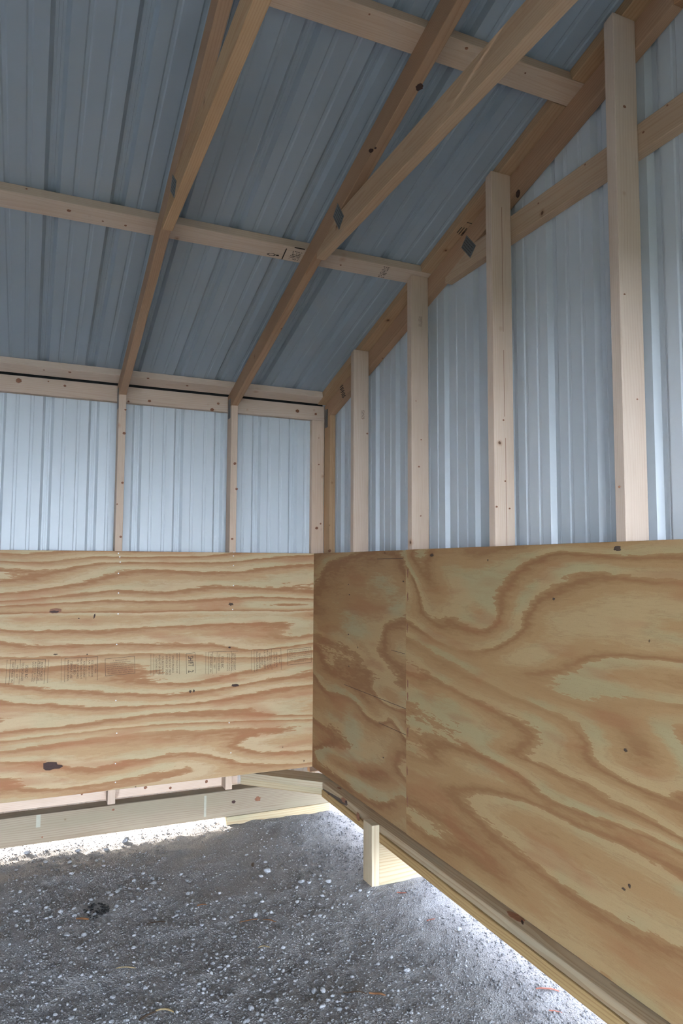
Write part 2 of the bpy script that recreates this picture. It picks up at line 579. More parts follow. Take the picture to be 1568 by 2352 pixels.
ax = np.concatenate([[-60, -30, -15, -9, -6, -4.5, -3.5, -2.8], np.arange(-2.3, 0.75, 0.012), [0.9, 1.2, 1.7, 2.5, 4, 7, 12, 25, 60]])
ay = np.concatenate([[-60, -30, -15, -10, -7, -5.5, -4.4, -3.6, -3.0], np.arange(-2.6, 0.62, 0.012), [0.8, 1.2, 1.8, 3, 6, 12, 25, 60]])
gx_, gy_ = np.meshgrid(ax, ay)
gz_ = ground_z(gx_, gy_)
nv = len(ax)
idx = np.arange(gx_.size).reshape(gx_.shape)
fq = np.stack([idx[:-1, :-1], idx[:-1, 1:], idx[1:, 1:], idx[1:, :-1]], -1).reshape(-1, 4)
gme = bpy.data.meshes.new('floor')
gme.from_pydata(np.stack([gx_, gy_, gz_], -1).reshape(-1, 3).tolist(), [], fq.tolist())
gme.materials.append(M['ground'])
for p_ in gme.polygons:
    p_.use_smooth = True
floor = link(bpy.data.objects.new('floor', gme))
floor['kind'] = 'structure'
floor['label'] = 'grey crushed gravel ground under the shed'


# unseen dark grass, added to cut ground bounce onto the ceiling
M['grass'] = plain_mat('added_grass', srgb(70, 78, 52), 0.95, 0.0, 0.3, 8.0)
gp = [(-60, -60), (60, -60), (60, -6.2), (-60, -6.2)]
lme = bpy.data.meshes.new('added_lawn')
lme.from_pydata([(a, b, GZ + h) for h in (.02, .045) for a, b in gp], [], [(3, 2, 1, 0), (4, 5, 6, 7), (0, 1, 5, 4), (1, 2, 6, 5), (2, 3, 7, 6), (3, 0, 4, 7)])
lme.materials.append(M['grass'])
added_lawn = link(bpy.data.objects.new('added_lawn', lme))
added_lawn['kind'] = 'structure'
added_lawn['label'] = 'unseen dark grass added in front of the shed to cut ground bounce'

# unseen pale blue barn, added to bounce low sunlight into the shed
bv, bf = [], []
for x in (-26, 24):
    bv += [(x, -19, GZ), (x, -19, 4.6), (x, -24, 7.0), (x, -29, 4.6), (x, -29, GZ)]
bf = [(0, 1, 2, 3, 4), (9, 8, 7, 6, 5), (0, 5, 6, 1), (1, 6, 7, 2), (2, 7, 8, 3), (3, 8, 9, 4)]
bme = bpy.data.meshes.new('bounce_barn')
bme.from_pydata(bv, [], bf)
bme.materials.append(M['barn_bounce'])
barn = link(bpy.data.objects.new('bounce_barn', bme))
barn['kind'] = 'structure'
barn['label'] = 'unseen long barn added to bounce sunlight into the shed'

# ------------------------------------------------------------------ ribbed steel: walls and roof
def rib_profile(x0, x1, major, minors):
    """list of (x, depth) across the sheet; ribs bulge outwards"""
    pts = []
    for c in major:
        pts += [(c - .0275, 0), (c - .0145, .018), (c - .006, .018), (c - .0045, .0165), (c + .0045, .0165), (c + .006, .018), (c + .0145, .018), (c + .0275, 0)]
    for c in minors:
        pts += [(c - .010, 0), (c - .005, .0035), (c + .005, .0035), (c + .010, 0)]
    pts = sorted(p for p in pts if x0 < p[0] < x1)
    return [(x0, pts[0][1] if pts and pts[0][0] - x0 < .004 else 0)] + pts + [(x1, pts[-1][1] if pts and x1 - pts[-1][0] < .004 else 0)]


def steel_wall(name, phase, a0, a1, seams, to_world, v0f, v1f, label, mat='metal'):
    """panels between seams; to_world(a, v, depth) -> world point; v0f/v1f give the lower/upper end at a"""
    root = empty(name)
    root['kind'] = 'structure'
    root['label'] = label
    P = 0.2286
    edges = sorted([a0] + [s for s in seams if a0 < s < a1] + [a1])
    for i in range(len(edges) - 1):
        e0, e1 = edges[i], edges[i + 1]
        k0, k1 = math.floor((e0 - phase) / P) - 1, math.ceil((e1 - phase) / P) + 1
        maj = [phase + P * k for k in range(k0, k1 + 1)]
        mnr = [c + P * t for c in maj for t in (0.345, 0.655)]
        prof = rib_profile(e0, e1, maj, mnr)
        vs_, fs = [], []
        off = 0.0012 * (i % 2)
        for a, d in prof:
            lo, hi = v0f(a), v1f(a)
            for t in (0.0, 1.0):
                v = lo + (hi - lo) * t
                vs_.append(to_world(a, v, d + off))
            for t in (0.0, 1.0):
                v = lo + (hi - lo) * t
                vs_.append(to_world(a, v, d + off + 0.0009))
        n = len(prof)
        for k in range(n - 1):
            b0, b1 = 4 * k, 4 * (k + 1)
            fs += [(b0, b1, b1 + 1, b0 + 1), (b0 + 3, b1 + 3, b1 + 2, b0 + 2), (b0, b0 + 2, b1 + 2, b1), (b0 + 1, b1 + 1, b1 + 3, b0 + 3)]
        fs += [(0, 1, 3, 2), (4 * n - 4, 4 * n - 2, 4 * n - 1, 4 * n - 3)]
        child_mesh('metal_panel', root, vs_, fs, mat)
    return root


ROOF_OFF = T2 * NRM                     # vertical distance rafter top -> steel
PH_WALL, PH_ROOF, PH_END = -1.4590, -1.4950, -2.3820
steel_wall('wall_left', PH_WALL, XL, OUT + .02, [PH_WALL + .2286 * k - .029 for k in (-5, -1, 3)],
           lambda a, v, d: (a, OUT + d, v), lambda a: -0.168, lambda a: zt(OUT) + ROOF_OFF - .004, 'ribbed grey steel cladding of the back wall')
steel_wall('wall_right', PH_END, YF, OUT + .02, [PH_END + .2286 * k + .029 for k in (-9, -5, -1, 3, 7)],
           lambda a, v, d: (OUT + d, a, v), lambda a: -0.085, lambda a: zt(a) + ROOF_OFF - .004, 'ribbed grey steel cladding of the gable end wall')
steel_wall('wall_far', PH_END, YF, OUT + .02, [PH_END + .2286 * k for k in (-9, -5, -1, 3, 7)],
           lambda a, v, d: (XL - d, a, v), lambda a: -0.2, lambda a: zt(a) + ROOF_OFF - .004, 'ribbed grey steel cladding of the far gable end')
_nz = Vector((0, -MR, 1)).normalized()


def roof_pt(a, v, d):
    p = Vector((a, v, zt(v) + ROOF_OFF)) + _nz * d
    return p


def roof_pt_front(a, v, d):
    p = Vector((a, v, zt(v) + ROOF_OFF)) + Vector((0, MR, 1)).normalized() * d
    return p


_rs = [PH_ROOF + .2286 * k - .0285 for k in (-5, -1, 3, 7)]
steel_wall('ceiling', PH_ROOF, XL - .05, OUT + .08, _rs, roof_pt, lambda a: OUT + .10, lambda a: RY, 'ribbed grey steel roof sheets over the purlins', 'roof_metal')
steel_wall('roof_front', PH_ROOF, XL - .05, OUT + .08, _rs, roof_pt_front, lambda a: RY, lambda a: YF - 1.30, 'front slope of the ribbed steel roof, with overhang added to block high sky', 'roof_metal')  # unseen eave stretched outwards to keep high sky light off the floor

# unseen panel over the open front, added to block sky light
steel_wall('front_sky_block', PH_WALL, XL, OUT + .02, [PH_WALL + .2286 * k - .029 for k in (-5, -1, 3)],
           lambda a, v, d: (a, YF - d, v), lambda a: FRONT_Z, lambda a: zt(OUT) + ROOF_OFF - .004, 'unseen steel panel added over the open front to block sky light')

# ------------------------------------------------------------------ studs of the back wall
STUD_TOP = zt(S0) - W4 * NRM            # bottom of the rafter at the stud's inner face
STUD_BOT = -0.074
TX = [-0.504, -1.117]                   # trusses stand on the studs
back_studs = []
for x, lab, mt in ((-1.117, 'narrow pale wall stud on the back wall, left one, below the leftmost roof truss', 'spf'),
                   (-0.504, 'narrow pale wall stud on the back wall, nearer the corner, below the middle roof truss', 'spf')):
    s = box_board('wall_stud', (x, S0, STUD_BOT), (x + T2, S1, STUD_TOP), 'z', mt)
    tag(s, lab, 'stud', 'studs of the back wall')
    back_studs.append(s)
s = box_board('corner_stud', (0.022, S1, -0.06), (S1, OUT, 2.033), 'z', 'spf')
tag(s, 'flat pale corner stud set back below the end of the header board', 'stud', 'corner studs')
cs_flat = s
s = box_board('corner_stud', (S1 + .0005, S0, 0.0), (OUT, S1, STUD_TOP), 'z', 'spf_mid')
tag(s, 'reddish corner stud under the heel of the gable truss', 'stud', 'corner studs')
cs_red = s

# header and bottom girt of the back wall
header = box_board('header_board', (XL, S1 + .0005, 2.033), (S1, OUT, 2.122), 'x', 'spf')
tag(header, 'long pale header board on edge under the eave of the back wall', 'header')
girt = box_board('bottom_girt', (XL, S1 + .0005, -0.0735), (-0.412, OUT, 0.0155), 'x', 'spf')
gap_shade = box_board('gap_shade_strip', (XL, OUT - .014, 2.1225), (S1 - .002, OUT - .001, 2.152), 'x', 'gap_shade', None, .001)  # added black strip, stands in for the shade in the eave gap
tag(gap_shade, 'black strip added as the shade in the gap above the header board', 'strip')
tag(girt, 'pale bottom girt showing below the plywood of the back wall', 'girt')

# ------------------------------------------------------------------ gable end wall studs
GY = [-0.4834, -1.1001, -1.7108, -2.3232]
glab = ['pale gable wall stud nearest the corner, shortest of the four',
        'pale gable wall stud second from the corner, meeting the middle purlin',
        'split pale gable wall stud with a long crack, third from the corner',
        'tallest gable wall stud, nearest the camera, crossing the collar tie']
gable_studs = []
for y, lab in zip(GY, glab):
    pts = [(y, 0.0), (y, zt(y)), (y - T2, zt(y - T2)), (y - T2, 0.0)]
    s = yz_board('gable_stud', S0, S1, pts, (0, 1), 'spf')
    tag(s, lab, 'stud', 'studs of the gable end wall')
    gable_studs.append(s)
    # long shrinkage crack in the third stud
    if abs(y + 1.7108) < .01:
        for z0, z1, dx in ((1.22, 1.62, .050), (1.70, 1.95, .047), (2.02, 2.5, .046)):
            slab(s, 'crack', (S0 + dx, y - T2, (z0 + z1) / 2), (0, -1, 0), (0, 0, 1), (z1 - z0) / 2, .0007, 'knot', .0004)


# ------------------------------------------------------------------ roof trusses
def truss(x, label, mats=('spf_warm', 'spf_mid')):
    root = empty('roof_truss', (x, S0, STUD_TOP))
    tag(root, label, 'truss', 'roof trusses')
    zb = lambda y: zt(y) - W4 * NRM
    x1 = x + T2
    pts = [(S0, zb(S0)), (S1 - .001, zb(S0)), (S1 - .001, zt(S1)), (RY, zt(RY)), (RY, zb(RY))]
    tc_ = yz_board('top_chord', x, x1, pts, (1, MR), mats[0], root)
    mir = lambda y: 2 * RY - y
    pts2 = [(mir(a), b) for a, b in pts][::-1]
    yz_board('top_chord', x, x1, pts2, (1, -MR), mats[0], root)
    yb = -1.28
    t0, t1 = 2.385, 2.475
    yk = (BR - W4 * NRM - t1) / -MR
    tie = [(yb, t0), (yb, zb(yb) - .0008), (yk, t1), (mir(yk), t1), (mir(yb), zb(yb) - .0008), (mir(yb), t0)]
    tie_o = yz_board('collar_tie', x, x1, tie, (1, 0), mats[1], root)
    return root, tc_, tie_o


def truss_plate(root, x, side, c, long_d, a, b):
    """toothed steel connector plate with punched slots"""
    n = (side, 0, 0)
    pl = slab(root, 'connector_plate', (x, c[0], c[1]), n, (0, long_d[0], long_d[1]), a, b, 'plate', 0.0014)
    xd = Vector((0, *long_d)).normalized()
    yd = Vector((side, 0, 0)).cross(xd)
    v, f = [], []
    for i in range(-4, 5):
        for j in (-2, -1, 0, 1, 2):
            q = Vector((x, c[0], c[1])) + xd * (a * .2 * (i + .5 * (j % 2))) + yd * (b * .38 * j) + Vector((side * .0016, 0, 0))
            if abs(i + .5 * (j % 2)) > 4.2:
                continue
            k = len(v)
            for sx, sy in ((-1, -1), (1, -1), (1, 1), (-1, 1)):
                v.append(q + xd * (.0030 * sx) + yd * (.0013 * sy))
            f.append((k, k + 1, k + 2, k + 3))
    inv = Matrix.Translation(-root.location)
    me = bpy.data.meshes.new('slots')
    me.from_pydata([tuple(inv @ Vector(q)) for q in v], [], f)
    me.materials.append(M['knot_dark'])
    link(bpy.data.objects.new('slots', me), pl)['kind'] = 'stuff'
    return pl


tr_gable, gc_chord, gc_tie = truss(S1 + .0004, 'gable end roof truss behind the four tall end wall studs')
tr_mid, mid_chord, mid_tie = truss(-0.504, 'middle roof truss with a long collar tie, amber rafter landing right of centre')
tr_left, left_chord, left_tie = truss(-1.117, 'left roof truss with amber rafter landing on the left back wall stud')
truss_plate(tr_gable, S1, -1, (-1.466, 2.474), (-.68, -.74), .048, .027)
truss_plate(tr_mid, -0.504, -1, (-1.503, 2.460), (-.60, -.80), .048, .027)
truss_plate(tr_left, -1.117, -1, (-1.500, 2.440), (-.75, -.62), .048, .027)
truss_plate(tr_gable, S1, -1, (0.067, 2.042), (0, 1), .056, .020)
for x, rt in ((-0.504, tr_mid), (-1.117, tr_left)):
    truss_plate(rt, x, -1, (0.060, 2.042), (0, 1), .056, .024)
    truss_plate(rt, x + T2, 1, (0.060, 2.030), (0, 1), .048, .024)

# ------------------------------------------------------------------ purlins (flat 2x4s across the rafters) and gable fillers
sl = Vector((0, 1, MR)).normalized()      # down slope towards the back wall


def purlin(y_low, x0, x1, label, mat='spf', front=False):
    d = sl if not front else Vector((0, -1, MR)).normalized()
    n = _nz if not front else Vector((0, MR, 1)).normalized()
    base = Vector((0, y_low, zt(y_low)))
    c = base - d * (W4 / 2) + n * (T2 / 2 + .0004)
    c.x = (x0 + x1) / 2
    L = (x1 - x0) / 2
    o = lumber('roof_purlin', [(-L, -W4 / 2), (L, -W4 / 2), (L, W4 / 2), (-L, W4 / 2)], T2, basis(c, (1, 0, 0), d), mat)
    if label:
        tag(o, label, 'purlin', 'purlins under the roof sheets')
    return o


PUR = [0.081, -1.079, -2.057]
pur_lab = ['lowest roof purlin, at the eave just above the header board', 'middle roof purlin, stamped with black ink marks',
           'uppermost roof purlin, across the top of the picture']
purlins = [purlin(y, XL, OUT if k else OUT - W4 - .001, l) for k, (y, l) in enumerate(zip(PUR, pur_lab))]
fills = [(0.090, -1.079, 'lower filler board on the gable truss, eave purlin to middle purlin'),
         (-1.079 - .0853, -2.057, 'filler board on the gable truss between middle and upper purlins'),
         (-2.057 - .0853, RY, 'upper filler board on the gable truss above the upper purlin')]
filler_objs = []
for ya, yb_, lab in fills:
    ya -= .002
    yb_ += .002
    c = Vector((OUT - W4 / 2, (ya + yb_) / 2, zt((ya + yb_) / 2))) + _nz * (T2 / 2 + .0004)
    L = abs(ya - yb_) * NRM / 2
    o = lumber('filler_board', [(-L, -W4 / 2), (L, -W4 / 2), (L, W4 / 2), (-L, W4 / 2)], T2, basis(c, sl, (1, 0, 0)), 'spf_mid')
    tag(o, lab, 'filler', 'fillers along the gable truss')
    filler_objs.append(o)

# ------------------------------------------------------------------ plywood lining
XS, SEAM = -2.438, -1.1055


def sheet(name, corner, xd, yd, L, Ht, mat):
    xd, yd = Vector(xd), Vector(yd)
    c = Vector(corner) + xd * (L / 2) + yd * (Ht / 2)
    n = xd.cross(yd)
    c = c - n * (PLY / 2)
    p = [(-L / 2, -Ht / 2), (L / 2, -Ht / 2), (L / 2, Ht / 2), (-L / 2, Ht / 2)]
    return lumber(name, p, PLY, basis(c, xd, yd), mat, None, 0.0012)


ply_back = sheet('plywood_sheet', (XS, 0, 0), (1, 0, 0), (0, 0, 1), -XS - .0006, 1.2195, 'ply_back')
tag(ply_back, 'plywood sheet lining the back wall, covered in ink stamps', 'plywood', 'plywood lining sheets')
ply_c = sheet('plywood_sheet', (0, PLY, 0), (0, -1, 0), (0, 0, 1), -SEAM + PLY - .0012, 1.2195, 'ply_corner')
tag(ply_c, 'narrow plywood piece lining the end wall beside the corner', 'plywood', 'plywood lining sheets')
ply_r = sheet('plywood_sheet', (-.0022, SEAM - .0022, 0), (0, -1, 0), (0, 0, 1), 2.438, 1.2210, 'ply_end')
tag(ply_r, 'large swirly grained plywood sheet on the end wall at right', 'plywood', 'plywood lining sheets')

# nails in the back sheet, as in the picture
for u, v in ((272, 1271), (275, 1279), (276, 1291), (272, 1317), (272, 1362), (268, 1480), (266, 1609), (268, 1684), (265, 1754), (265, 1797), (271, 1410),
             (537, 1268), (536, 1277), (536, 1299), (536, 1345), (530, 1729), (526, 1660), (534, 1400)):
    disc(ply_back, 'nail', hit(u, v, (0, 1, 0), 0.0), (0, -1, 0), (1, 0, 0), .0034, .0034, 'nail', .0008)
# knots and holes in the back sheet
disc(ply_back, 'knot', hit(127, 1403, (0, 1, 0), 0), (0, -1, 0), (1, 0, .05), .031, .014, 'knot', .0005, .08, 1, 'reddish oval knot')
disc(ply_back, 'knot', hit(124, 1405, (0, 1, 0), 0), (0, -1, 0), (1, 0, .02), .022, .006, 'knot_dark', .0008, .15, 2)
disc(ply_back, 'knot', hit(540, 1574, (0, 1, 0), 0), (0, -1, 0), (1, 0, -.05), .022, .008, 'knot_dark', .0006, .15, 3)
disc(ply_back, 'knot', hit(527, 1487, (0, 1, 0), 0), (0, -1, 0), (1, 0, 0), .007, .005, 'knot_dark', .0006, .1, 4)
disc(ply_back, 'knot', hit(217, 1415, (0, 1, 0), 0), (0, -1, 0), (.25, 0, 1), .013, .004, 'knot_dark', .0006, .2, 5)
disc(ply_back, 'knot', hit(181, 1420, (0, 1, 0), 0), (0, -1, 0), (1, 0, 0), .004, .003, 'knot_dark', .0006, .2, 6)
disc(ply_back, 'knot', hit(200, 1503, (0, 1, 0), 0), (0, -1, 0), (1, 0, 0), .0035, .0035, 'knot_dark', .0006, .1, 7)
disc(ply_back, 'knot', hit(128, 1503, (0, 1, 0), 0), (0, -1, 0), (1, 0, 0), .012, .0035, 'ink_faded', .0006, .3, 8)
disc(ply_back, 'knot', hit(437, 1588, (0, 1, 0), 0), (0, -1, 0), (1, 0, .1), .008, .008, 'ink_faded', .0006, .4, 9)
disc(ply_back, 'knot', hit(445, 1587, (0, 1, 0), 0), (0, -1, 0), (1, 0, .1), .006, .007, 'ink_faded', .0006, .4, 10)
disc(ply_back, 'knot', hit(530, 1388, (0, 1, 0), 0), (0, -1, 0), (1, 0, .1), .012, .008, 'ink_faded', .0006, .4, 11)
# torn patch of dark pitch low on the sheet
c = hit(120, 1759, (0, 1, 0), 0)
tv = [(-.042, .017), (-.02, .021), (.006, .018), (.02, .016), (.024, .004), (.045, .000), (.050, -.008), (.034, -.017), (.01, -.016), (-.01, -.021), (-.030, -.019), (-.041, -.010)]
nn = len(tv)
child_mesh('pitch_patch', ply_back, [c + Vector((a, .0004, b)) for a, b in tv] + [c + Vector((a * .97, -.0007, b * .97)) for a, b in tv],
           [(k, (k + 1) % nn, nn + (k + 1) % nn, nn + k) for k in range(nn)] + [tuple(range(nn, 2 * nn))], 'knot_dark', 'dark brown torn pitch pocket')
# cracks in the corner piece
for (u0, v0), (u1, v1), w in (((790, 1572), (932, 1628), .0011), ((870, 1660), (932, 1688), .0009), ((866, 1284), (925, 1283), .0011), ((898, 1493), (930, 1502), .0009)):
    a_, b_ = hit(u0, v0, (1, 0, 0), 0), hit(u1, v1, (1, 0, 0), 0)
    slab(ply_c, 'crack', (a_ + b_) / 2, (-1, 0, 0), b_ - a_, (b_ - a_).length / 2, w, 'knot_dark', .0005)
for u, v in ((926, 1335), (880, 1740), (802, 1366), (800, 1342), (800, 1457), (801, 1530)):
    disc(ply_c, 'knot', hit(u, v, (1, 0, 0), 0), (-1, 0, 0), (0, 1, 0), .007, .003, 'knot_dark', .0005, .2, u)
for u, v in ((936, 1316), (936, 1370), (935, 1440), (936, 1570), (936, 1600), (936, 1680), (935, 1770), (936, 1840)):
    disc(ply_r, 'edge_stain', hit(u, v, (1, 0, 0), -.0022), (-1, 0, 0), (0, 0, 1), .020, .0055, 'knot', .0005, .35, v)
for u, v, a, b_ in ((991, 1275, .016, .006), (1417, 1260, .014, .007), (1120, 1287, .004, .004), (1271, 1376, .006, .004), (1436, 1723, .006, .005), (1445, 2035, .006, .006), (1432, 2042, .007, .004)):
    disc(ply_r, 'knot', hit(u, v, (1, 0, 0), -.0022), (-1, 0, 0), (0, 1, 0), a, b_, 'ink_faded', .0005, .3, u)


# ------------------------------------------------------------------ ink stamps
def text_mesh(body, size):
    cu = bpy.data.curves.new('t', 'FONT')
    cu.body = body
    cu.size = size
    cu.resolution_u = 2
    ob = bpy.data.objects.new('t', cu)
    COL.objects.link(ob)
    dg = bpy.context.evaluated_depsgraph_get()
    me = bpy.data.meshes.new_from_object(ob.evaluated_get(dg))
    v = [tuple(p.co) for p in me.vertices]
    f = [tuple(p.vertices) for p in me.polygons]
    bpy.data.objects.remove(ob, do_unlink=True)
    bpy.data.curves.remove(cu)
    bpy.data.meshes.remove(me)
    return v, f


def stamp(parent, o, ex, ey, n, w, h, rot, lines, rules, border, mat='ink_faded', lw=.0016, label=None, skip=()):
    """stamp of size w x h (along ex, ey) with its top-left corner at o.
    lines: (text, centre as 0-1 across the reading direction's rows, height as a share, start share); rot: reading direction 'cw', 'up', 'down180'"""
    V, F = [], []
    o, ex, ey, n = Vector(o), Vector(ex).normalized(), Vector(ey).normalized(), Vector(n).normalized()

    def quad(x0, y0, x1, y1):
        k = len(V)
        for a, b in ((x0, y0), (x1, y0), (x1, y1), (x0, y1)):
            V.append(o + ex * a - ey * b + n * .0005)
        F.append((k, k + 1, k + 2, k + 3))
    if 't' in border: quad(0, 0, w, lw)
    if 'b' in border: quad(0, h - lw, w, h)
    if 'l' in border: quad(0, 0, lw, h)
    if 'r' in border: quad(w - lw, 0, w, h)
    for r_ in rules:
        a = w * r_
        quad(a - lw * .4, h * .01, a + lw * .4, h * (.97 if r_ < 0 or r_ > 1 else .98))
    for body, pos, size, a0, a1 in lines:
        tv_, tf = text_mesh(body, 1.0)
        if not tv_:
            continue
        xs = [q[0] for q in tv_]
        ys = [q[1] for q in tv_]
        x0, x1 = min(xs), max(xs)
        y0, y1 = 0.0, max(ys)
        k = len(V)
        for q in tv_:
            a = (q[0] - x0) / (x1 - x0)
            b = (q[1] - y0) / (y1 - y0) - .5
            if rot == 'cw':      # reads downwards, letter tops to the right
                px_, py_ = w * pos + b * size, h * (a0 + (a1 - a0) * a)
            elif rot == '180':
                px_, py_ = w * (a1 - (a1 - a0) * a), h * pos + b * size
            else:
                px_, py_ = w * (a0 + (a1 - a0) * a), h * pos - b * size
            V.append(o + ex * px_ - ey * py_ + n * .0005)
        F.extend(tuple(k + i for i in f) for f in tf)
    return child_mesh('ink_stamp', parent, V, F, mat, label)


def stamp_px(parent, tl, tr, bl, *a, **k):
    P0, P1, P2 = (hit(*q, (0, 1, 0), 0.0) for q in (tl, tr, bl))
    ex = P1 - P0
    ey = P0 - P2
    return stamp(parent, P0, ex, ey, (0, -1, 0), ex.length, ey.length, *a, **k)


grade = [('HUNT FOREST', .90, .011, .12, .86), ('PRODUCTS LLC', .82, .011, .10, .88), ('AGENCY BY MILL', .715, .007, .1, .9), ('QUALITY CONTROL', .65, .007, .1, .9),
         ('15/32 BC', .475, .013, .23, .75), ('TOUCH SANDED', .36, .010, .12, .86), ('MILL  327', .21, .008, .25, .75), ('THICKNESS  IN', .08, .009, .1, .9)]
stamp_px(ply_back, (24, 1515), (105, 1514), (20, 1573), 'cw', grade, (.14, .285, .78, -.09, 1.09), 'tlr', label='rectangular grade stamp in brown ink')
cond = [('MANUFACTURING', .10, .010, .08, .95), ('TEMPERATURE', .195, .010, .14, .86), ('EXCEED', .295, .010, .3, .7), ('UL STANDARD', .39, .009, .06, .9),
        ('MOISTURE CONT', .49, .009, .05, .9), ('AND RECORD', .585, .009, .15, .85), ('US TO 111', .74, .008, .15, .8), ('STE SEA DOOR', .825, .009, .15, .85), ('ST TREE', .93, .007, .3, .7)]
stamp_px(ply_back, (149, 1512), (225, 1508), (148, 1567), 'cw', cond, (.645, -.10), 'tlr', label='tall stamp of warning text in brown ink')
warn = [('WATER TIGHT TYPE II NORMAL USE', .87, .0055, .07, .93), ('STORE CAREFULLY OFF THE GROUND', .75, .0055, .07, .93), ('ALLOW THE SAMPLE AND KEEP DRY', .63, .0055, .06, .94),
        ('ROLLS AFTER CHEMICAL AND WATER', .51, .0055, .04, .96), ('CONTACT PRODUCTS FOR INFORMATION', .40, .0055, .04, .96), ('DISCLOSURE AND WARNINGS', .28, .0055, .15, .85), ('ON EXPOSURE  1', .16, .0055, .28, .75)]
stamp_px(ply_back, (241, 1513), (309, 1507), (242, 1553), '180', warn, (), 'tblr', mat='ink_faded', label='small boxed stamp with upside down text')
space = [('ROOF WALLS FLOOR', .90, .008, .03, .95), ('SPACE PANELS', .745, .010, .12, .92), ('1/16 INCH AT ENDS', .625, .011, .05, 1.0), ('1/8 INCH AT SIDES', .50, .011, .07, 1.0),
         ('DOUBLE SPACING', .345, .010, .13, .97), ('WHERE WET OR HUMID', .22, .010, .05, .98), ('CONDITIONS EXIST', .10, .009, .13, .92)]
stamp_px(ply_back, (353, 1502), (412, 1499), (353, 1552), 'cw', space, (-.11,), 'lr', label='stamp telling how to space panels')
stamp_px(ply_back, (427, 1501), (448, 1499), (428, 1548), 'cw', [('SHIFT', .5, .028, .15, .66), ('2', .5, .028, .84, .95)], (), 'tlr', mat='ink', label='narrow boxed SHIFT 2 stamp')
stamp_px(ply_back, (479, 1497), (546, 1495), (478, 1549), 'cw', grade, (.14, .285, .78, -.09), 'tl', label='second grade stamp in fainter ink')
stamp_px(ply_back, (583, 1493), (645, 1489), (584, 1543), 'cw', cond, (.645, -.10), 'tlr', label='second warning stamp, partly faded')
stamp_px(ply_back, (659, 1492), (714, 1486), (660, 1528), 'up', [(a, 1 - b, s_, d, e) for a, b, s_, d, e in warn], (), 'tblr', label='small boxed stamp beside the corner')


def ink_rows(parent, o, ex, ey, n, w, h, rows, seed, mat='ink', fill=.75):
    """faint rows of small ink dashes, too blurred to read"""
    rr = random.Random(seed)
    o, ex, ey, n = Vector(o), Vector(ex).normalized(), Vector(ey).normalized(), Vector(n).normalized()
    V, F = [], []
    for r_ in range(rows):
        y = h * (r_ + .2) / rows
        dh = h / rows * .55
        x = 0.0
        while x < w:
            l = rr.uniform(.02, .10) * w
            if rr.random() < fill:
                k = len(V)
                for a, b in ((x, y), (min(w, x + l), y), (min(w, x + l), y + dh), (x, y + dh)):
                    V.append(o + ex * a - ey * b + n * .0006)
                F.append((k, k + 1, k + 2, k + 3))
            x += l + rr.uniform(.01, .04) * w
    return child_mesh('ink_stamp', parent, V, F, mat)


# on the middle purlin: hand-drawn loop, line and blurred mill stamp
pn = (0, -MR, 1)


def on_purlin(u, v):
    return hit(u, v, pn, BR + .0002)


mp = purlins[1]
dn = tuple(-_nz)
lp = [on_purlin(u, v) for u, v in ((612, 583), (618, 581), (628, 582), (634, 585), (629, 588), (619, 587))]
V, F = [], []
cen = sum(lp, Vector()) / len(lp)
for q in lp:
    V += [q + Vector(dn) * .0005, q + (cen - q) * .3 + Vector(dn) * .0005]
for k in range(6):
    a, b_ = 2 * k, 2 * ((k + 1) % 6)
    F.append((a, b_, b_ + 1, a + 1))
child_mesh('ink_loop', mp, V, F, 'ink')
for (u0, v0), (u1, v1), w in (((634, 586), (640, 587), .004), ((647, 595.5), (658, 571), .0022), ((676.5, 568.5), (700, 573), .003)):
    a_, b_ = on_purlin(u0, v0), on_purlin(u1, v1)
    slab(mp, 'ink_line', (a_ + b_) / 2, dn, b_ - a_, (b_ - a_).length / 2, w, 'ink', .0006)
a_, b_, c_ = on_purlin(673, 575), on_purlin(695, 580), on_purlin(662, 595)
ink_rows(mp, a_, b_ - a_, a_ - c_, dn, (b_ - a_).length, (a_ - c_).length, 6, 3)
a_, b_, c_ = on_purlin(882, 611), on_purlin(897, 614), on_purlin(866, 636)
ink_rows(mp, a_, b_ - a_, a_ - c_, dn, (b_ - a_).length, (a_ - c_).length, 8, 5)
# gable filler stamp, chord stamp and stud stamps
fb = filler_objs[1]
a_, b_, c_ = on_purlin(1051, 521), on_purlin(1066, 503) , on_purlin(1058, 541)
slab(fb, 'ink_line', (on_purlin(1073, 511) + on_purlin(1084, 514)) / 2, dn, on_purlin(1084, 514) - on_purlin(1073, 511), .014, .0016, 'ink', .0006)
for (u0, v0), (u1, v1) in (((1053, 538), (1066, 523)), ((1058, 541), (1072, 524)), ((1049, 535), (1060, 522)), ((1061, 541), (1073, 527))):
    p0_, p1_ = on_purlin(u0, v0), on_purlin(u1, v1)
    slab(fb, 'ink_line', (p0_ + p1_) / 2, dn, p1_ - p0_, (p1_ - p0_).length / 2, .0016, 'ink', .0006)


def on_end(u, v, x=S1):
    return hit(u, v, (1, 0, 0), x + .0004)


for i, (u, v) in enumerate(((783.5, 887), (785, 893), (786.5, 899), (788, 905), (789, 910))):
    for k in (-1, 0, 1):
        c = on_end(u + 2.2 * k, v - 2.2 * k)
        slab(gc_chord, 'ink_dash', c, (-1, 0, 0), (0, 1, .4), .014, .0022, 'ink', .0006)


def on_side(u, v, y):
    return hit(u, v, (0, 1, 0), y)


for s_i, (u0, v0, u1, v1) in ((0, (829, 942, 837, 962)), (1, (961, 727, 969, 750))):
    yy = GY[s_i] - T2
    a_, b_, c_ = on_side(u0, v0, yy), on_side(u1, v0, yy), on_side(u0, v1, yy)
    ink_rows(gable_studs[s_i], a_, b_ - a_, a_ - c_, (0, -1, 0), (b_ - a_).length, (a_ - c_).length, 10, 20 + s_i, 'ink_faded', .6)

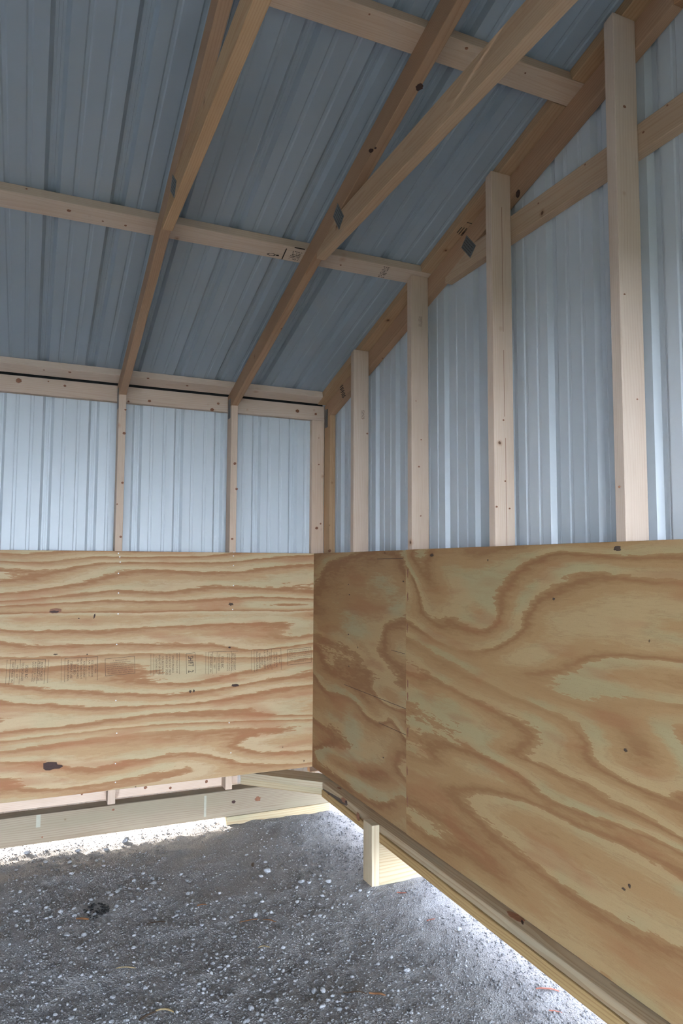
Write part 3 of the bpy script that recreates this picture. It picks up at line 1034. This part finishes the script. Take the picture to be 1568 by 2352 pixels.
# ------------------------------------------------------------------ knots placed where the picture shows them
KN = [
    (header, (0, 1, 0), S1 + .0002, (0, -1, 0), [(43, 874, 10), (111, 876, 3), (149, 886, 5), (343, 921, 6), (487, 941, 7), (501, 927, 5), (683, 944, 7), (725, 951, 5), (295, 922, 4)]),
    (back_studs[0], (0, 1, 0), S0, (0, -1, 0), [(285, 995, 6), (281, 1109, 5), (277, 1233, 5), (288, 941, 4), (269, 1158, 3)]),
    (back_studs[1], (0, 1, 0), S0, (0, -1, 0), [(539, 1065, 6), (543, 1123, 5), (533, 1238, 5)]),
    (cs_flat, (0, 1, 0), S1, (0, -1, 0), [(732, 1067, 3), (727, 1213, 6), (736, 1203, 4), (732, 1006, 2)]),
    (cs_red, (0, 1, 0), S0, (0, -1, 0), [(757, 1265, 6)]),
]
for ob, n_, c_, dn_, ks in KN:
    for u, v, r_ in ks:
        p0_ = hit(u, v, n_, c_)
        rad = r_ * (p0_ - CAM).dot(_f) / FPX * .62
        disc(ob, 'knot', p0_, dn_, (1, 0, .1), rad, rad * .85, 'knot', .0005, .12, int(u), None)
for s_i, ks in ((0, [(833, 962, 3), (843, 996, 5)]), (1, [(955, 921, 3), (967, 1010, 4), (962, 1072, 5), (966, 1185, 4)]),
                (2, [(1156, 965, 5), (1160, 1105, 5), (1140, 1164, 6), (1170, 1168, 5)]), (3, [(1422, 1118, 7), (1434, 676, 6), (1434, 245, 9), (1463, 917, 5)])):
    yy = GY[s_i] - T2
    for u, v, r_ in ks:
        p0_ = on_side(u, v, yy)
        rad = r_ * (p0_ - CAM).dot(_f) / FPX * .55
        disc(gable_studs[s_i], 'knot', p0_, (0, -1, 0), (1, 0, .1), rad, rad * .7, 'knot', .0005, .15, int(u))
# purlin, tie and rafter knots
for ob, ks in ((purlins[1], [(158, 484, 8), (61, 434, 4), (236, 508, 4), (288, 518, 5), (782, 609, 4)]), (purlins[0], [(160, 855, 6), (101, 850, 4), (340, 869, 5), (430, 886, 5)]), (purlins[2], [(1071, 111, 7), (848, 33, 4), (1206, 168, 4)])):
    for u, v, r_ in ks:
        p0_ = on_purlin(u, v)
        rad = r_ * (p0_ - CAM).dot(_f) / FPX * .6
        disc(ob, 'knot', p0_, dn, (1, 0, 0), rad, rad * .85, 'knot', .0005, .15, int(u))
for u, v, r_ in ((963, 200, 16), (852, 346, 10), (862, 340, 5)):
    p0_ = hit(u, v, (0, -MR, 1), BR - W4 * NRM - .0002)
    rad = r_ * (p0_ - CAM).dot(_f) / FPX * .55
    disc(tr_mid, 'knot', p0_, dn, (0, 1, MR), rad * 1.1, rad, 'knot_dark', .0006, .12, u)
for u, v, r_ in ((1189, 445, 13),):
    p0_ = on_end(u, v)
    rad = r_ * (p0_ - CAM).dot(_f) / FPX * .6
    disc(tr_gable, 'knot', p0_, (-1, 0, 0), (0, 1, MR), rad, rad * 1.2, 'knot_dark', .0006, .12, u)
for u, v, r_ in ((1236, 467, 4), (1343, 378, 4), (1477, 304, 5), (1532, 242, 4), (1296, 180, 0)):
    if r_:
        p0_ = on_end(u, v)
        rad = r_ * (p0_ - CAM).dot(_f) / FPX * .7
        disc(tr_gable, 'knot', p0_, (-1, 0, 0), (0, 1, 0), rad, rad * .7, 'knot', .0006, .12, u)

# ------------------------------------------------------------------ base of the shed
skid = box_board('skid_beam', (XL, 0.0, -0.214), (0.107, 0.089, -0.0745), 'x', 'treated_grey', None, .004)
tag(skid, 'long treated skid beam along the bottom of the back wall', 'beam')
shim = box_board('shim_board', (-0.500, -0.003, -0.262), (0.108, 0.135, -0.2145), 'x', 'treated', None, .003)
tag(shim, 'short amber shim board under the skid beam at the corner', 'board')
# doubled corner brace
bp = [(-.335 - S1 + .03, S1 - .03), (-.0545, -.2805), (.075, -.347), (.075, -.200), (-.135 - S1 + .03, S1 - .03)]


def xy_board(name, pts, z0, z1, along, mat, parent=None, bevel=.0025):
    c = Vector((sum(p[0] for p in pts) / len(pts), sum(p[1] for p in pts) / len(pts), (z0 + z1) / 2))
    mw = basis(c, (along[0], along[1], 0), (-along[1], along[0], 0))
    inv = mw.inverted()
    loc = [inv @ Vector((p[0], p[1], c.z)) for p in pts]
    return lumber(name, [(v.x, v.y) for v in loc], z1 - z0, mw, mat, parent, bevel)


br1 = xy_board('corner_brace', bp, -.0375, -.0035, (1, -1), 'treated')
tag(br1, 'upper board of the doubled diagonal brace across the corner', 'brace', 'corner brace boards')
br2 = xy_board('corner_brace', [(a + (.004 if a < 0 else 0), b + (.004 if a < 0 else 0)) for a, b in bp], -.0735, -.0385, (1, -1), 'treated')
tag(br2, 'lower board of the doubled diagonal brace across the corner', 'brace', 'corner brace boards')
YE = -5.2
pa = xy_board('base_plate', [(-.054, -.2835), (.074, -.350), (.086, -.350), (.086, YE), (-.054, YE)], -.0362, -.0022, (0, 1), 'treated_pink')
tag(pa, 'upper pale base plate under the end wall plywood', 'board', 'base plates of the end wall')
pb = xy_board('base_plate', [(-.060, -.2865), (.070, -.353), (.080, -.353), (.080, YE), (-.060, YE)], -.0765, -.0385, (0, 1), 'treated_amber')
tag(pb, 'lower amber base plate under the end wall, beneath the pale one', 'board', 'base plates of the end wall')
post = box_board('post_block', (-.0985, -.970, -.262), (-.0605, -.881, .002), 'z', 'treated', None, .003)
tag(post, 'short upright post block standing against the base plates', 'post')
cross = box_board('cross_block', (-.0595, -.966, -.262), (.30, -.928, -.0772), 'x', 'treated', None, .003)
tag(cross, 'pale cross block on edge running out under the end wall', 'board')
# wane beside the brace: its shadowed notch painted dark on the pale plate
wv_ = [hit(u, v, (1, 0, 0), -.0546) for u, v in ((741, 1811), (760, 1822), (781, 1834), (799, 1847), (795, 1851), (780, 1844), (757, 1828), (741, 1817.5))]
child_mesh('wane', pa, wv_, [tuple(range(8))], 'wane', 'dark patch painted as the shaded wane notch')
# knots in the base plates, wane at the corner, chalk marks on the skid
disc(pa, 'knot', hit(789, 1838, (1, 0, 0), -.0545), (-1, 0, 0), (0, 1, -.1), .030, .012, 'knot', .001, .12, 51)
disc(pa, 'knot', hit(795, 1842, (1, 0, 0), -.0545), (-1, 0, 0), (0, 1, -.1), .012, .009, 'knot_dark', .002, .15, 52)
disc(pa, 'knot', hit(1184, 2105, (0, 0, 1), -.001), (0, 0, 1), (0, 1, 0), .040, .016, 'knot', .0008, .15, 53)
disc(pa, 'knot', hit(1199, 2118, (0, 0, 1), -.001), (0, 0, 1), (.6, 1, 0), .014, .004, 'knot_dark', .0012, .15, 54)
disc(pa, 'knot', hit(779, 1810, (0, 0, 1), -.001), (0, 0, 1), (0, 1, 0), .020, .008, 'knot', .0008, .2, 55)
disc(pb, 'knot', hit(822, 1876, (1, 0, 0), -.0605), (-1, 0, 0), (0, .4, 1), .020, .018, 'knot', .0008, .12, 56)
slab(skid, 'chalk_mark', hit(471, 1852, (0, 1, 0), -.0005), (0, -1, 0), (0, 0, 1), .055, .006, 'chalk', .0005)
slab(skid, 'chalk_mark', hit(88, 1886, (0, 1, 0), -.0005), (0, -1, 0), (0, 0, 1), .030, .010, 'chalk', .0005)
for u, v, r_ in ((592, 1835, 9), (536, 1842, 6), (260, 1860, 4), (97, 1923, 3)):
    p0_ = hit(u, v, (0, 1, 0), -.0004)
    rad = r_ * (p0_ - CAM).dot(_f) / FPX * .6
    disc(skid, 'knot', p0_, (0, -1, 0), (1, 0, 0), rad * 1.3, rad, 'knot' if r_ != 6 else 'knot_dark', .0005, .2, u)
for u, v, r_ in ((334, 1809, 6), (391, 1810, 5), (188, 1824, 4), (474, 1795, 6)):
    p0_ = hit(u, v, (0, 1, 0), S1)
    rad = r_ * (p0_ - CAM).dot(_f) / FPX * .6
    disc(girt, 'knot', p0_, (0, -1, 0), (1, 0, 0), rad, rad, 'knot', .0005, .2, u)


# ------------------------------------------------------------------ stones, grit and litter on the ground
def rock_verts(seed, sub=2, squash=.62):
    bm = bmesh.new()
    bmesh.ops.create_icosphere(bm, subdivisions=sub, radius=1.0)
    rr = random.Random(seed)
    planes = [(Vector((rr.gauss(0, 1), rr.gauss(0, 1), rr.gauss(0, 1))).normalized(), rr.uniform(.55, .9)) for _ in range(9)]
    for v in bm.verts:
        for n, d in planes:
            e = v.co.dot(n) - d
            if e > 0:
                v.co -= n * e
        v.co *= 1 + rr.uniform(-.03, .03)
        v.co.x *= 1.0
        v.co.y *= rr.uniform(.97, 1.03)
        v.co.z *= squash
    V = [tuple(v.co) for v in bm.verts]
    F = [tuple(v.index for v in f.verts) for f in bm.faces]
    bm.free()
    return V, F


rock_me = []
for k in range(10):
    V, F = rock_verts(100 + k)
    me = bpy.data.meshes.new('stone')
    me.from_pydata(V, [], F)
    me.materials.append(M['stone'])
    rock_me.append(me)


def gpt(u, v):
    return hit(u, v, (0, 0, 1), GZ)


zoomA = [(165, 145, 50), (413, 215, 44), (985, 65, 60), (1230, 145, 58), (1285, 150, 42), (1425, 140, 52), (1320, 90, 36), (900, 383, 42), (1365, 390, 44), (640, 222, 35),
         (715, 262, 28), (990, 915, 42), (1320, 912, 56), (1385, 920, 58), (530, 915, 46), (1380, 1043, 60), (650, 757, 28), (15, 283, 36), (95, 325, 36), (455, 578, 40),
         (30, 515, 32), (865, 1060, 52), (1045, 1000, 50), (205, 305, 32), (1410, 262, 30), (1380, 240, 36), (210, 190, 32), (55, 185, 36), (455, 515, 28), (320, 600, 26)]
zoomB = [(145, 440, 50), (548, 465, 58), (765, 435, 42), (1030, 430, 42), (1190, 350, 48), (280, 715, 48), (640, 1395, 62), (1210, 645, 46), (605, 665, 80), (755, 655, 62),
         (440, 350, 42), (230, 835, 36), (1015, 1215, 60), (1240, 590, 36), (385, 1440, 52), (1000, 1430, 56), (1145, 1425, 46), (1055, 865, 36), (255, 475, 42), (1300, 410, 42)]
zoomC = [(240, 140, 36), (300, 145, 32), (575, 720, 62), (525, 685, 28), (560, 685, 24), (680, 790, 26), (710, 795, 32), (505, 967, 30), (75, 935, 30),
         (610, 1078, 30), (210, 1000, 26), (450, 820, 34), (955, 430, 48), (1270, 590, 30), (40, 265, 36), (175, 175, 30)]
stones = [(300 + x * .3189, 1980 + y * .3189, s * .3189) for x, y, s in zoomA] + [(x * .2551, 1980 + y * .2551, s * .2551) for x, y, s in zoomB] + \
         [(750 + x * .3189, 2000 + y * .3189, s * .3189) for x, y, s in zoomC]
sun_stones = [(62, 1958, 19), (245, 1946, 16), (288, 1928, 22), (178, 1951, 16), (493, 1889, 9), (566, 1960, 10)]


def put_stone(u, v, wpx, label, grp):
    p = gpt(u, v)
    d = (p - CAM).dot(_f)
    rad = wpx * d / FPX / 2
    o = bpy.data.objects.new('stone', random.choice(rock_me))
    link(o)
    o.location = (p.x, p.y, float(ground_z(p.x, p.y)) + rad * .28)
    o.rotation_euler = (random.uniform(-.3, .3), random.uniform(-.3, .3), random.uniform(0, 6.28))
    o.scale = (rad * random.uniform(.95, 1.1), rad * random.uniform(.7, .95), rad * random.uniform(.75, 1.0))
    tag(o, label, 'stone', grp)
    return o


NAMED = {(353, 2026): 'upright grey stone in the pebble cluster left of centre', (614, 2001): 'flat oval stone beside the dark twig stub near the corner',
         (692, 2026): 'blue grey stone, leftmost of three in front of the corner', (754, 2025): 'squarish pale stone, rightmost of three in front of the corner',
         (721, 2271): 'pale stone touching a rounded stone near the lower middle', (742, 2273): 'rounded stone touching a pale one near the lower middle',
         (740, 2313): 'flat pale stone just below the touching pair of stones', (576, 2318): 'flat half buried stone at the lower middle, left one of two',
         (633, 2299): 'flat half buried stone at the lower middle, right one of two', (154, 2150): 'long flat stone at left, below the brown dry leaf',
         (193, 2147): 'flat stone right beside the long flat one at left', (163, 2336): 'bright squarish stone at the bottom edge on the left',
         (259, 2290): 'pale stone at lower left, above the dark stick', (933, 2230): 'large pale oval stone alone right of the lower middle',
         (1055, 2137): 'angular stone at the edge of the bright ground on the right'}
SUNNED = ['largest stone in the light strip, at the far left by the skid beam', 'fourth stone from the left in the light strip by the skid beam',
          'broad stone close under the skid beam in the light strip', 'second stone from the left in the light strip by the skid beam',
          'tiny stone at the end of the shim board', 'stone on shaded gravel in front of the shim board']
for u, v, s in stones:
    near = [l for (a_, b_), l in NAMED.items() if abs(a_ - u) < 3 and abs(b_ - v) < 3]
    if near:
        put_stone(u, v, s, near[0], 'larger stones on the gravel')
    else:
        put_stone(u, v, min(s, 14.5), 'small pale grey stone lying on the gravel', 'small stones on the gravel')
for (u, v, s), l in zip(sun_stones, SUNNED):
    put_stone(u, v, s, l, 'stones near the skid beam')
tries = 0
cnt = 0
while cnt < 190 and tries < 5000:
    tries += 1
    u, v = random.uniform(0, 1100), random.uniform(1960, 2350)
    p = gpt(u, v)
    if p.x > -.2 or p.y > -.12:
        continue
    dens = float(vnoise(np.array(p.x * 1.6 + 3), np.array(p.y * 3.0), 9)) + .5
    if random.random() > dens * 1.1 - (.25 if u > 700 else 0):
        continue
    put_stone(u, v, random.uniform(8, 13), 'small pale grey stone lying on the gravel', 'small stones on the gravel')
    cnt += 1

# uncountable grit: one mesh of small pebbles
V0, F0 = rock_verts(7, 1, .65)
V0 = np.array(V0)
F0 = np.array(F0)
NP = 42000
px_ = rng.uniform(-1.95, 0.45, NP * 2)
py_ = rng.uniform(-2.3, 0.4, NP * 2)
dn_ = vnoise(px_ * 1.6 + 3, py_ * 3.0, 9) + vnoise(px_ * 5, py_ * 9, 12) * .5 + .62
keep = rng.random(NP * 2) < np.clip(dn_, .12, 1)
keep &= ~((px_ > -.52) & (px_ < .13) & (py_ > -.02) & (py_ < .15))
keep &= ~((px_ > -.12) & (px_ < .32) & (py_ > -.99) & (py_ < -.86))
_cc = gpt(222, 2092)
keep &= ~((abs(px_ - _cc.x) < .06) & (abs(py_ - _cc.y) < .07))
px_, py_ = px_[keep][:NP], py_[keep][:NP]
NP = len(px_)
sz = np.clip(rng.lognormal(math.log(.0027), .45, NP), .0014, .0075)
an = rng.uniform(0, 6.28, NP)
tl = rng.normal(0, .35, (NP, 2))
sc3 = np.stack([sz * rng.uniform(.9, 1.3, NP), sz * rng.uniform(.7, 1.0, NP), sz * rng.uniform(.8, 1.2, NP)], -1)
vv = V0[None] * sc3[:, None, :]
ca, sa = np.cos(an)[:, None], np.sin(an)[:, None]
vx = vv[..., 0] * ca - vv[..., 1] * sa
vy = vv[..., 0] * sa + vv[..., 1] * ca
vz = vv[..., 2] + vv[..., 0] * tl[:, :1] + vv[..., 1] * tl[:, 1:]
vx += px_[:, None]
vy += py_[:, None]
vz += (ground_z(px_, py_) + sz * .25)[:, None]
allv = np.stack([vx, vy, vz], -1).reshape(-1, 3)
allf = (F0[None] + (np.arange(NP) * len(V0))[:, None, None]).reshape(-1, 3)
pme = bpy.data.meshes.new('gravel')
pme.vertices.add(len(allv))
pme.vertices.foreach_set('co', allv.astype(np.float32).ravel())
pme.loops.add(len(allf) * 3)
pme.loops.foreach_set('vertex_index', allf.astype(np.int32).ravel())
pme.polygons.add(len(allf))
pme.polygons.foreach_set('loop_start', np.arange(0, len(allf) * 3, 3, dtype=np.int32))
pme.update(calc_edges=True)
at = pme.attributes.new('shade', 'FLOAT', 'POINT')
at.data.foreach_set('value', np.repeat(rng.beta(1.6, 2.2, NP), len(V0)).astype(np.float32))
pme.materials.append(M['pebble'])
grav = link(bpy.data.objects.new('gravel', pme))
grav['kind'] = 'stuff'
tag(grav, 'loose grey grit and fine pebbles scattered over the ground', 'gravel')

# black crumbs beside a white stone
bm = bmesh.new()
c0 = gpt(222, 2092)
rr = random.Random(5)
for k in range(70):
    a, rad = rr.uniform(0, 6.28), math.sqrt(rr.random())
    x, y = c0.x + math.cos(a) * rad * .048, c0.y + math.sin(a) * rad * .06
    s_ = rr.uniform(.0025, .006)
    bmesh.ops.create_icosphere(bm, subdivisions=1, radius=s_, matrix=Matrix.Translation((x, y, float(ground_z(x, y)) + s_ * .8)) @ Matrix.Diagonal((1.2, .9, .7, 1)))
me = bpy.data.meshes.new('charcoal_crumbs')
bm.to_mesh(me)
bm.free()
me.materials.append(M['char'])
o = link(bpy.data.objects.new('charcoal_crumbs', me))
o['kind'] = 'stuff'
tag(o, 'patch of black charcoal crumbs on the gravel at left', 'charcoal')


def litter(name, u, v, lpx, ang, wid, mat, label, cat, bend=.12, grp=None):
    """thin bent sliver: length in px as seen, ang on the ground (degrees from +x)"""
    p = gpt(u, v)
    L = lpx * (p - CAM).dot(_f) / FPX
    a = math.radians(ang)
    d = Vector((math.cos(a), math.sin(a), 0))
    s_ = Vector((-d.y, d.x, 0))
    N = 7
    V, F = [], []
    for k in range(N):
        t = k / (N - 1) - .5
        q = p + d * (L * t) + s_ * (L * bend * (0.25 - t * t) * 2)
        w_ = wid * (1 - 1.6 * abs(t) ** 2.5)
        z = float(ground_z(q.x, q.y)) + .004
        for b, h_ in ((-1, 0), (0, .6), (1, 0), (0, -.5)):
            V.append((q.x + s_.x * b * w_, q.y + s_.y * b * w_, z + h_ * wid * .5))
    for k in range(N - 1):
        for j in range(4):
            F.append((4 * k + j, 4 * k + (j + 1) % 4, 4 * (k + 1) + (j + 1) % 4, 4 * (k + 1) + j))
    F += [(3, 2, 1, 0), (4 * N - 4, 4 * N - 3, 4 * N - 2, 4 * N - 1)]
    me = bpy.data.meshes.new(name)
    me.from_pydata([(x - p.x, y - p.y, z - GZ) for x, y, z in V], [], F)
    me.materials.append(M[mat])
    o = link(bpy.data.objects.new(name, me))
    o.location = (p.x, p.y, GZ)
    tag(o, label, cat, grp)
    return o


litter('fallen_leaf', 189, 2113, 28, -18, .008, 'chip', 'brown dry leaf just below the black crumbs', 'leaf')
litter('fallen_leaf', 463, 2079, 22, -8, .006, 'chip', 'orange brown leaf scrap among pebbles left of centre', 'leaf')
litter('straw', 289, 2227, 46, -20, .003, 'straw', 'pale straw lying alone on bare grit at lower left', 'straw')
litter('twig', 339, 2338, 46, 26, .006, 'twig', 'dark stick at the bottom edge of the picture', 'twig')
litter('dry_root', 378, 2326, 42, -24, .005, 'straw', 'pale curled root beside the dark stick', 'root', .5)
litter('twig', 362, 2118, 48, -16, .004, 'twig', 'brown twig below the cluster of pebbles', 'twig')
litter('wood_chip', 571, 2114, 42, -10, .004, 'chip', 'thin brown sliver left of a pale stone', 'wood chip')
litter('wood_chip', 619, 2115, 32, -40, .004, 'chip', 'short brown sliver right of a pale stone', 'wood chip')
litter('straw', 606, 2175, 26, -12, .004, 'straw', 'short pale straw scrap near the middle of the ground', 'straw', .3)
litter('wood_chip', 815, 2281, 55, -34, .004, 'twig', 'long grey splinter, left of the pair near the base', 'wood chip')
litter('wood_chip', 866, 2284, 38, -34, .006, 'chip', 'blunt grey splinter, right of the pair near the base', 'wood chip')
litter('bark_chip', 922, 2045, 22, -28, .005, 'chip_red', 'red bark chip behind the post block', 'bark chip')
litter('bark_chip', 989, 2112, 20, -8, .004, 'chip_red', 'tiny red bark chip in the bright ground', 'bark chip')
litter('bark_chip', 1257, 2274, 52, -30, .005, 'chip_red', 'long red bark sliver on the sunlit ground near the base plate', 'bark chip')
litter('bark_chip', 1275, 2321, 30, -24, .004, 'chip_red', 'short red bark sliver below the long one', 'bark chip')
litter('twig', 581, 1986, 16, 70, .007, 'twig', 'dark stub of twig near the corner', 'twig')
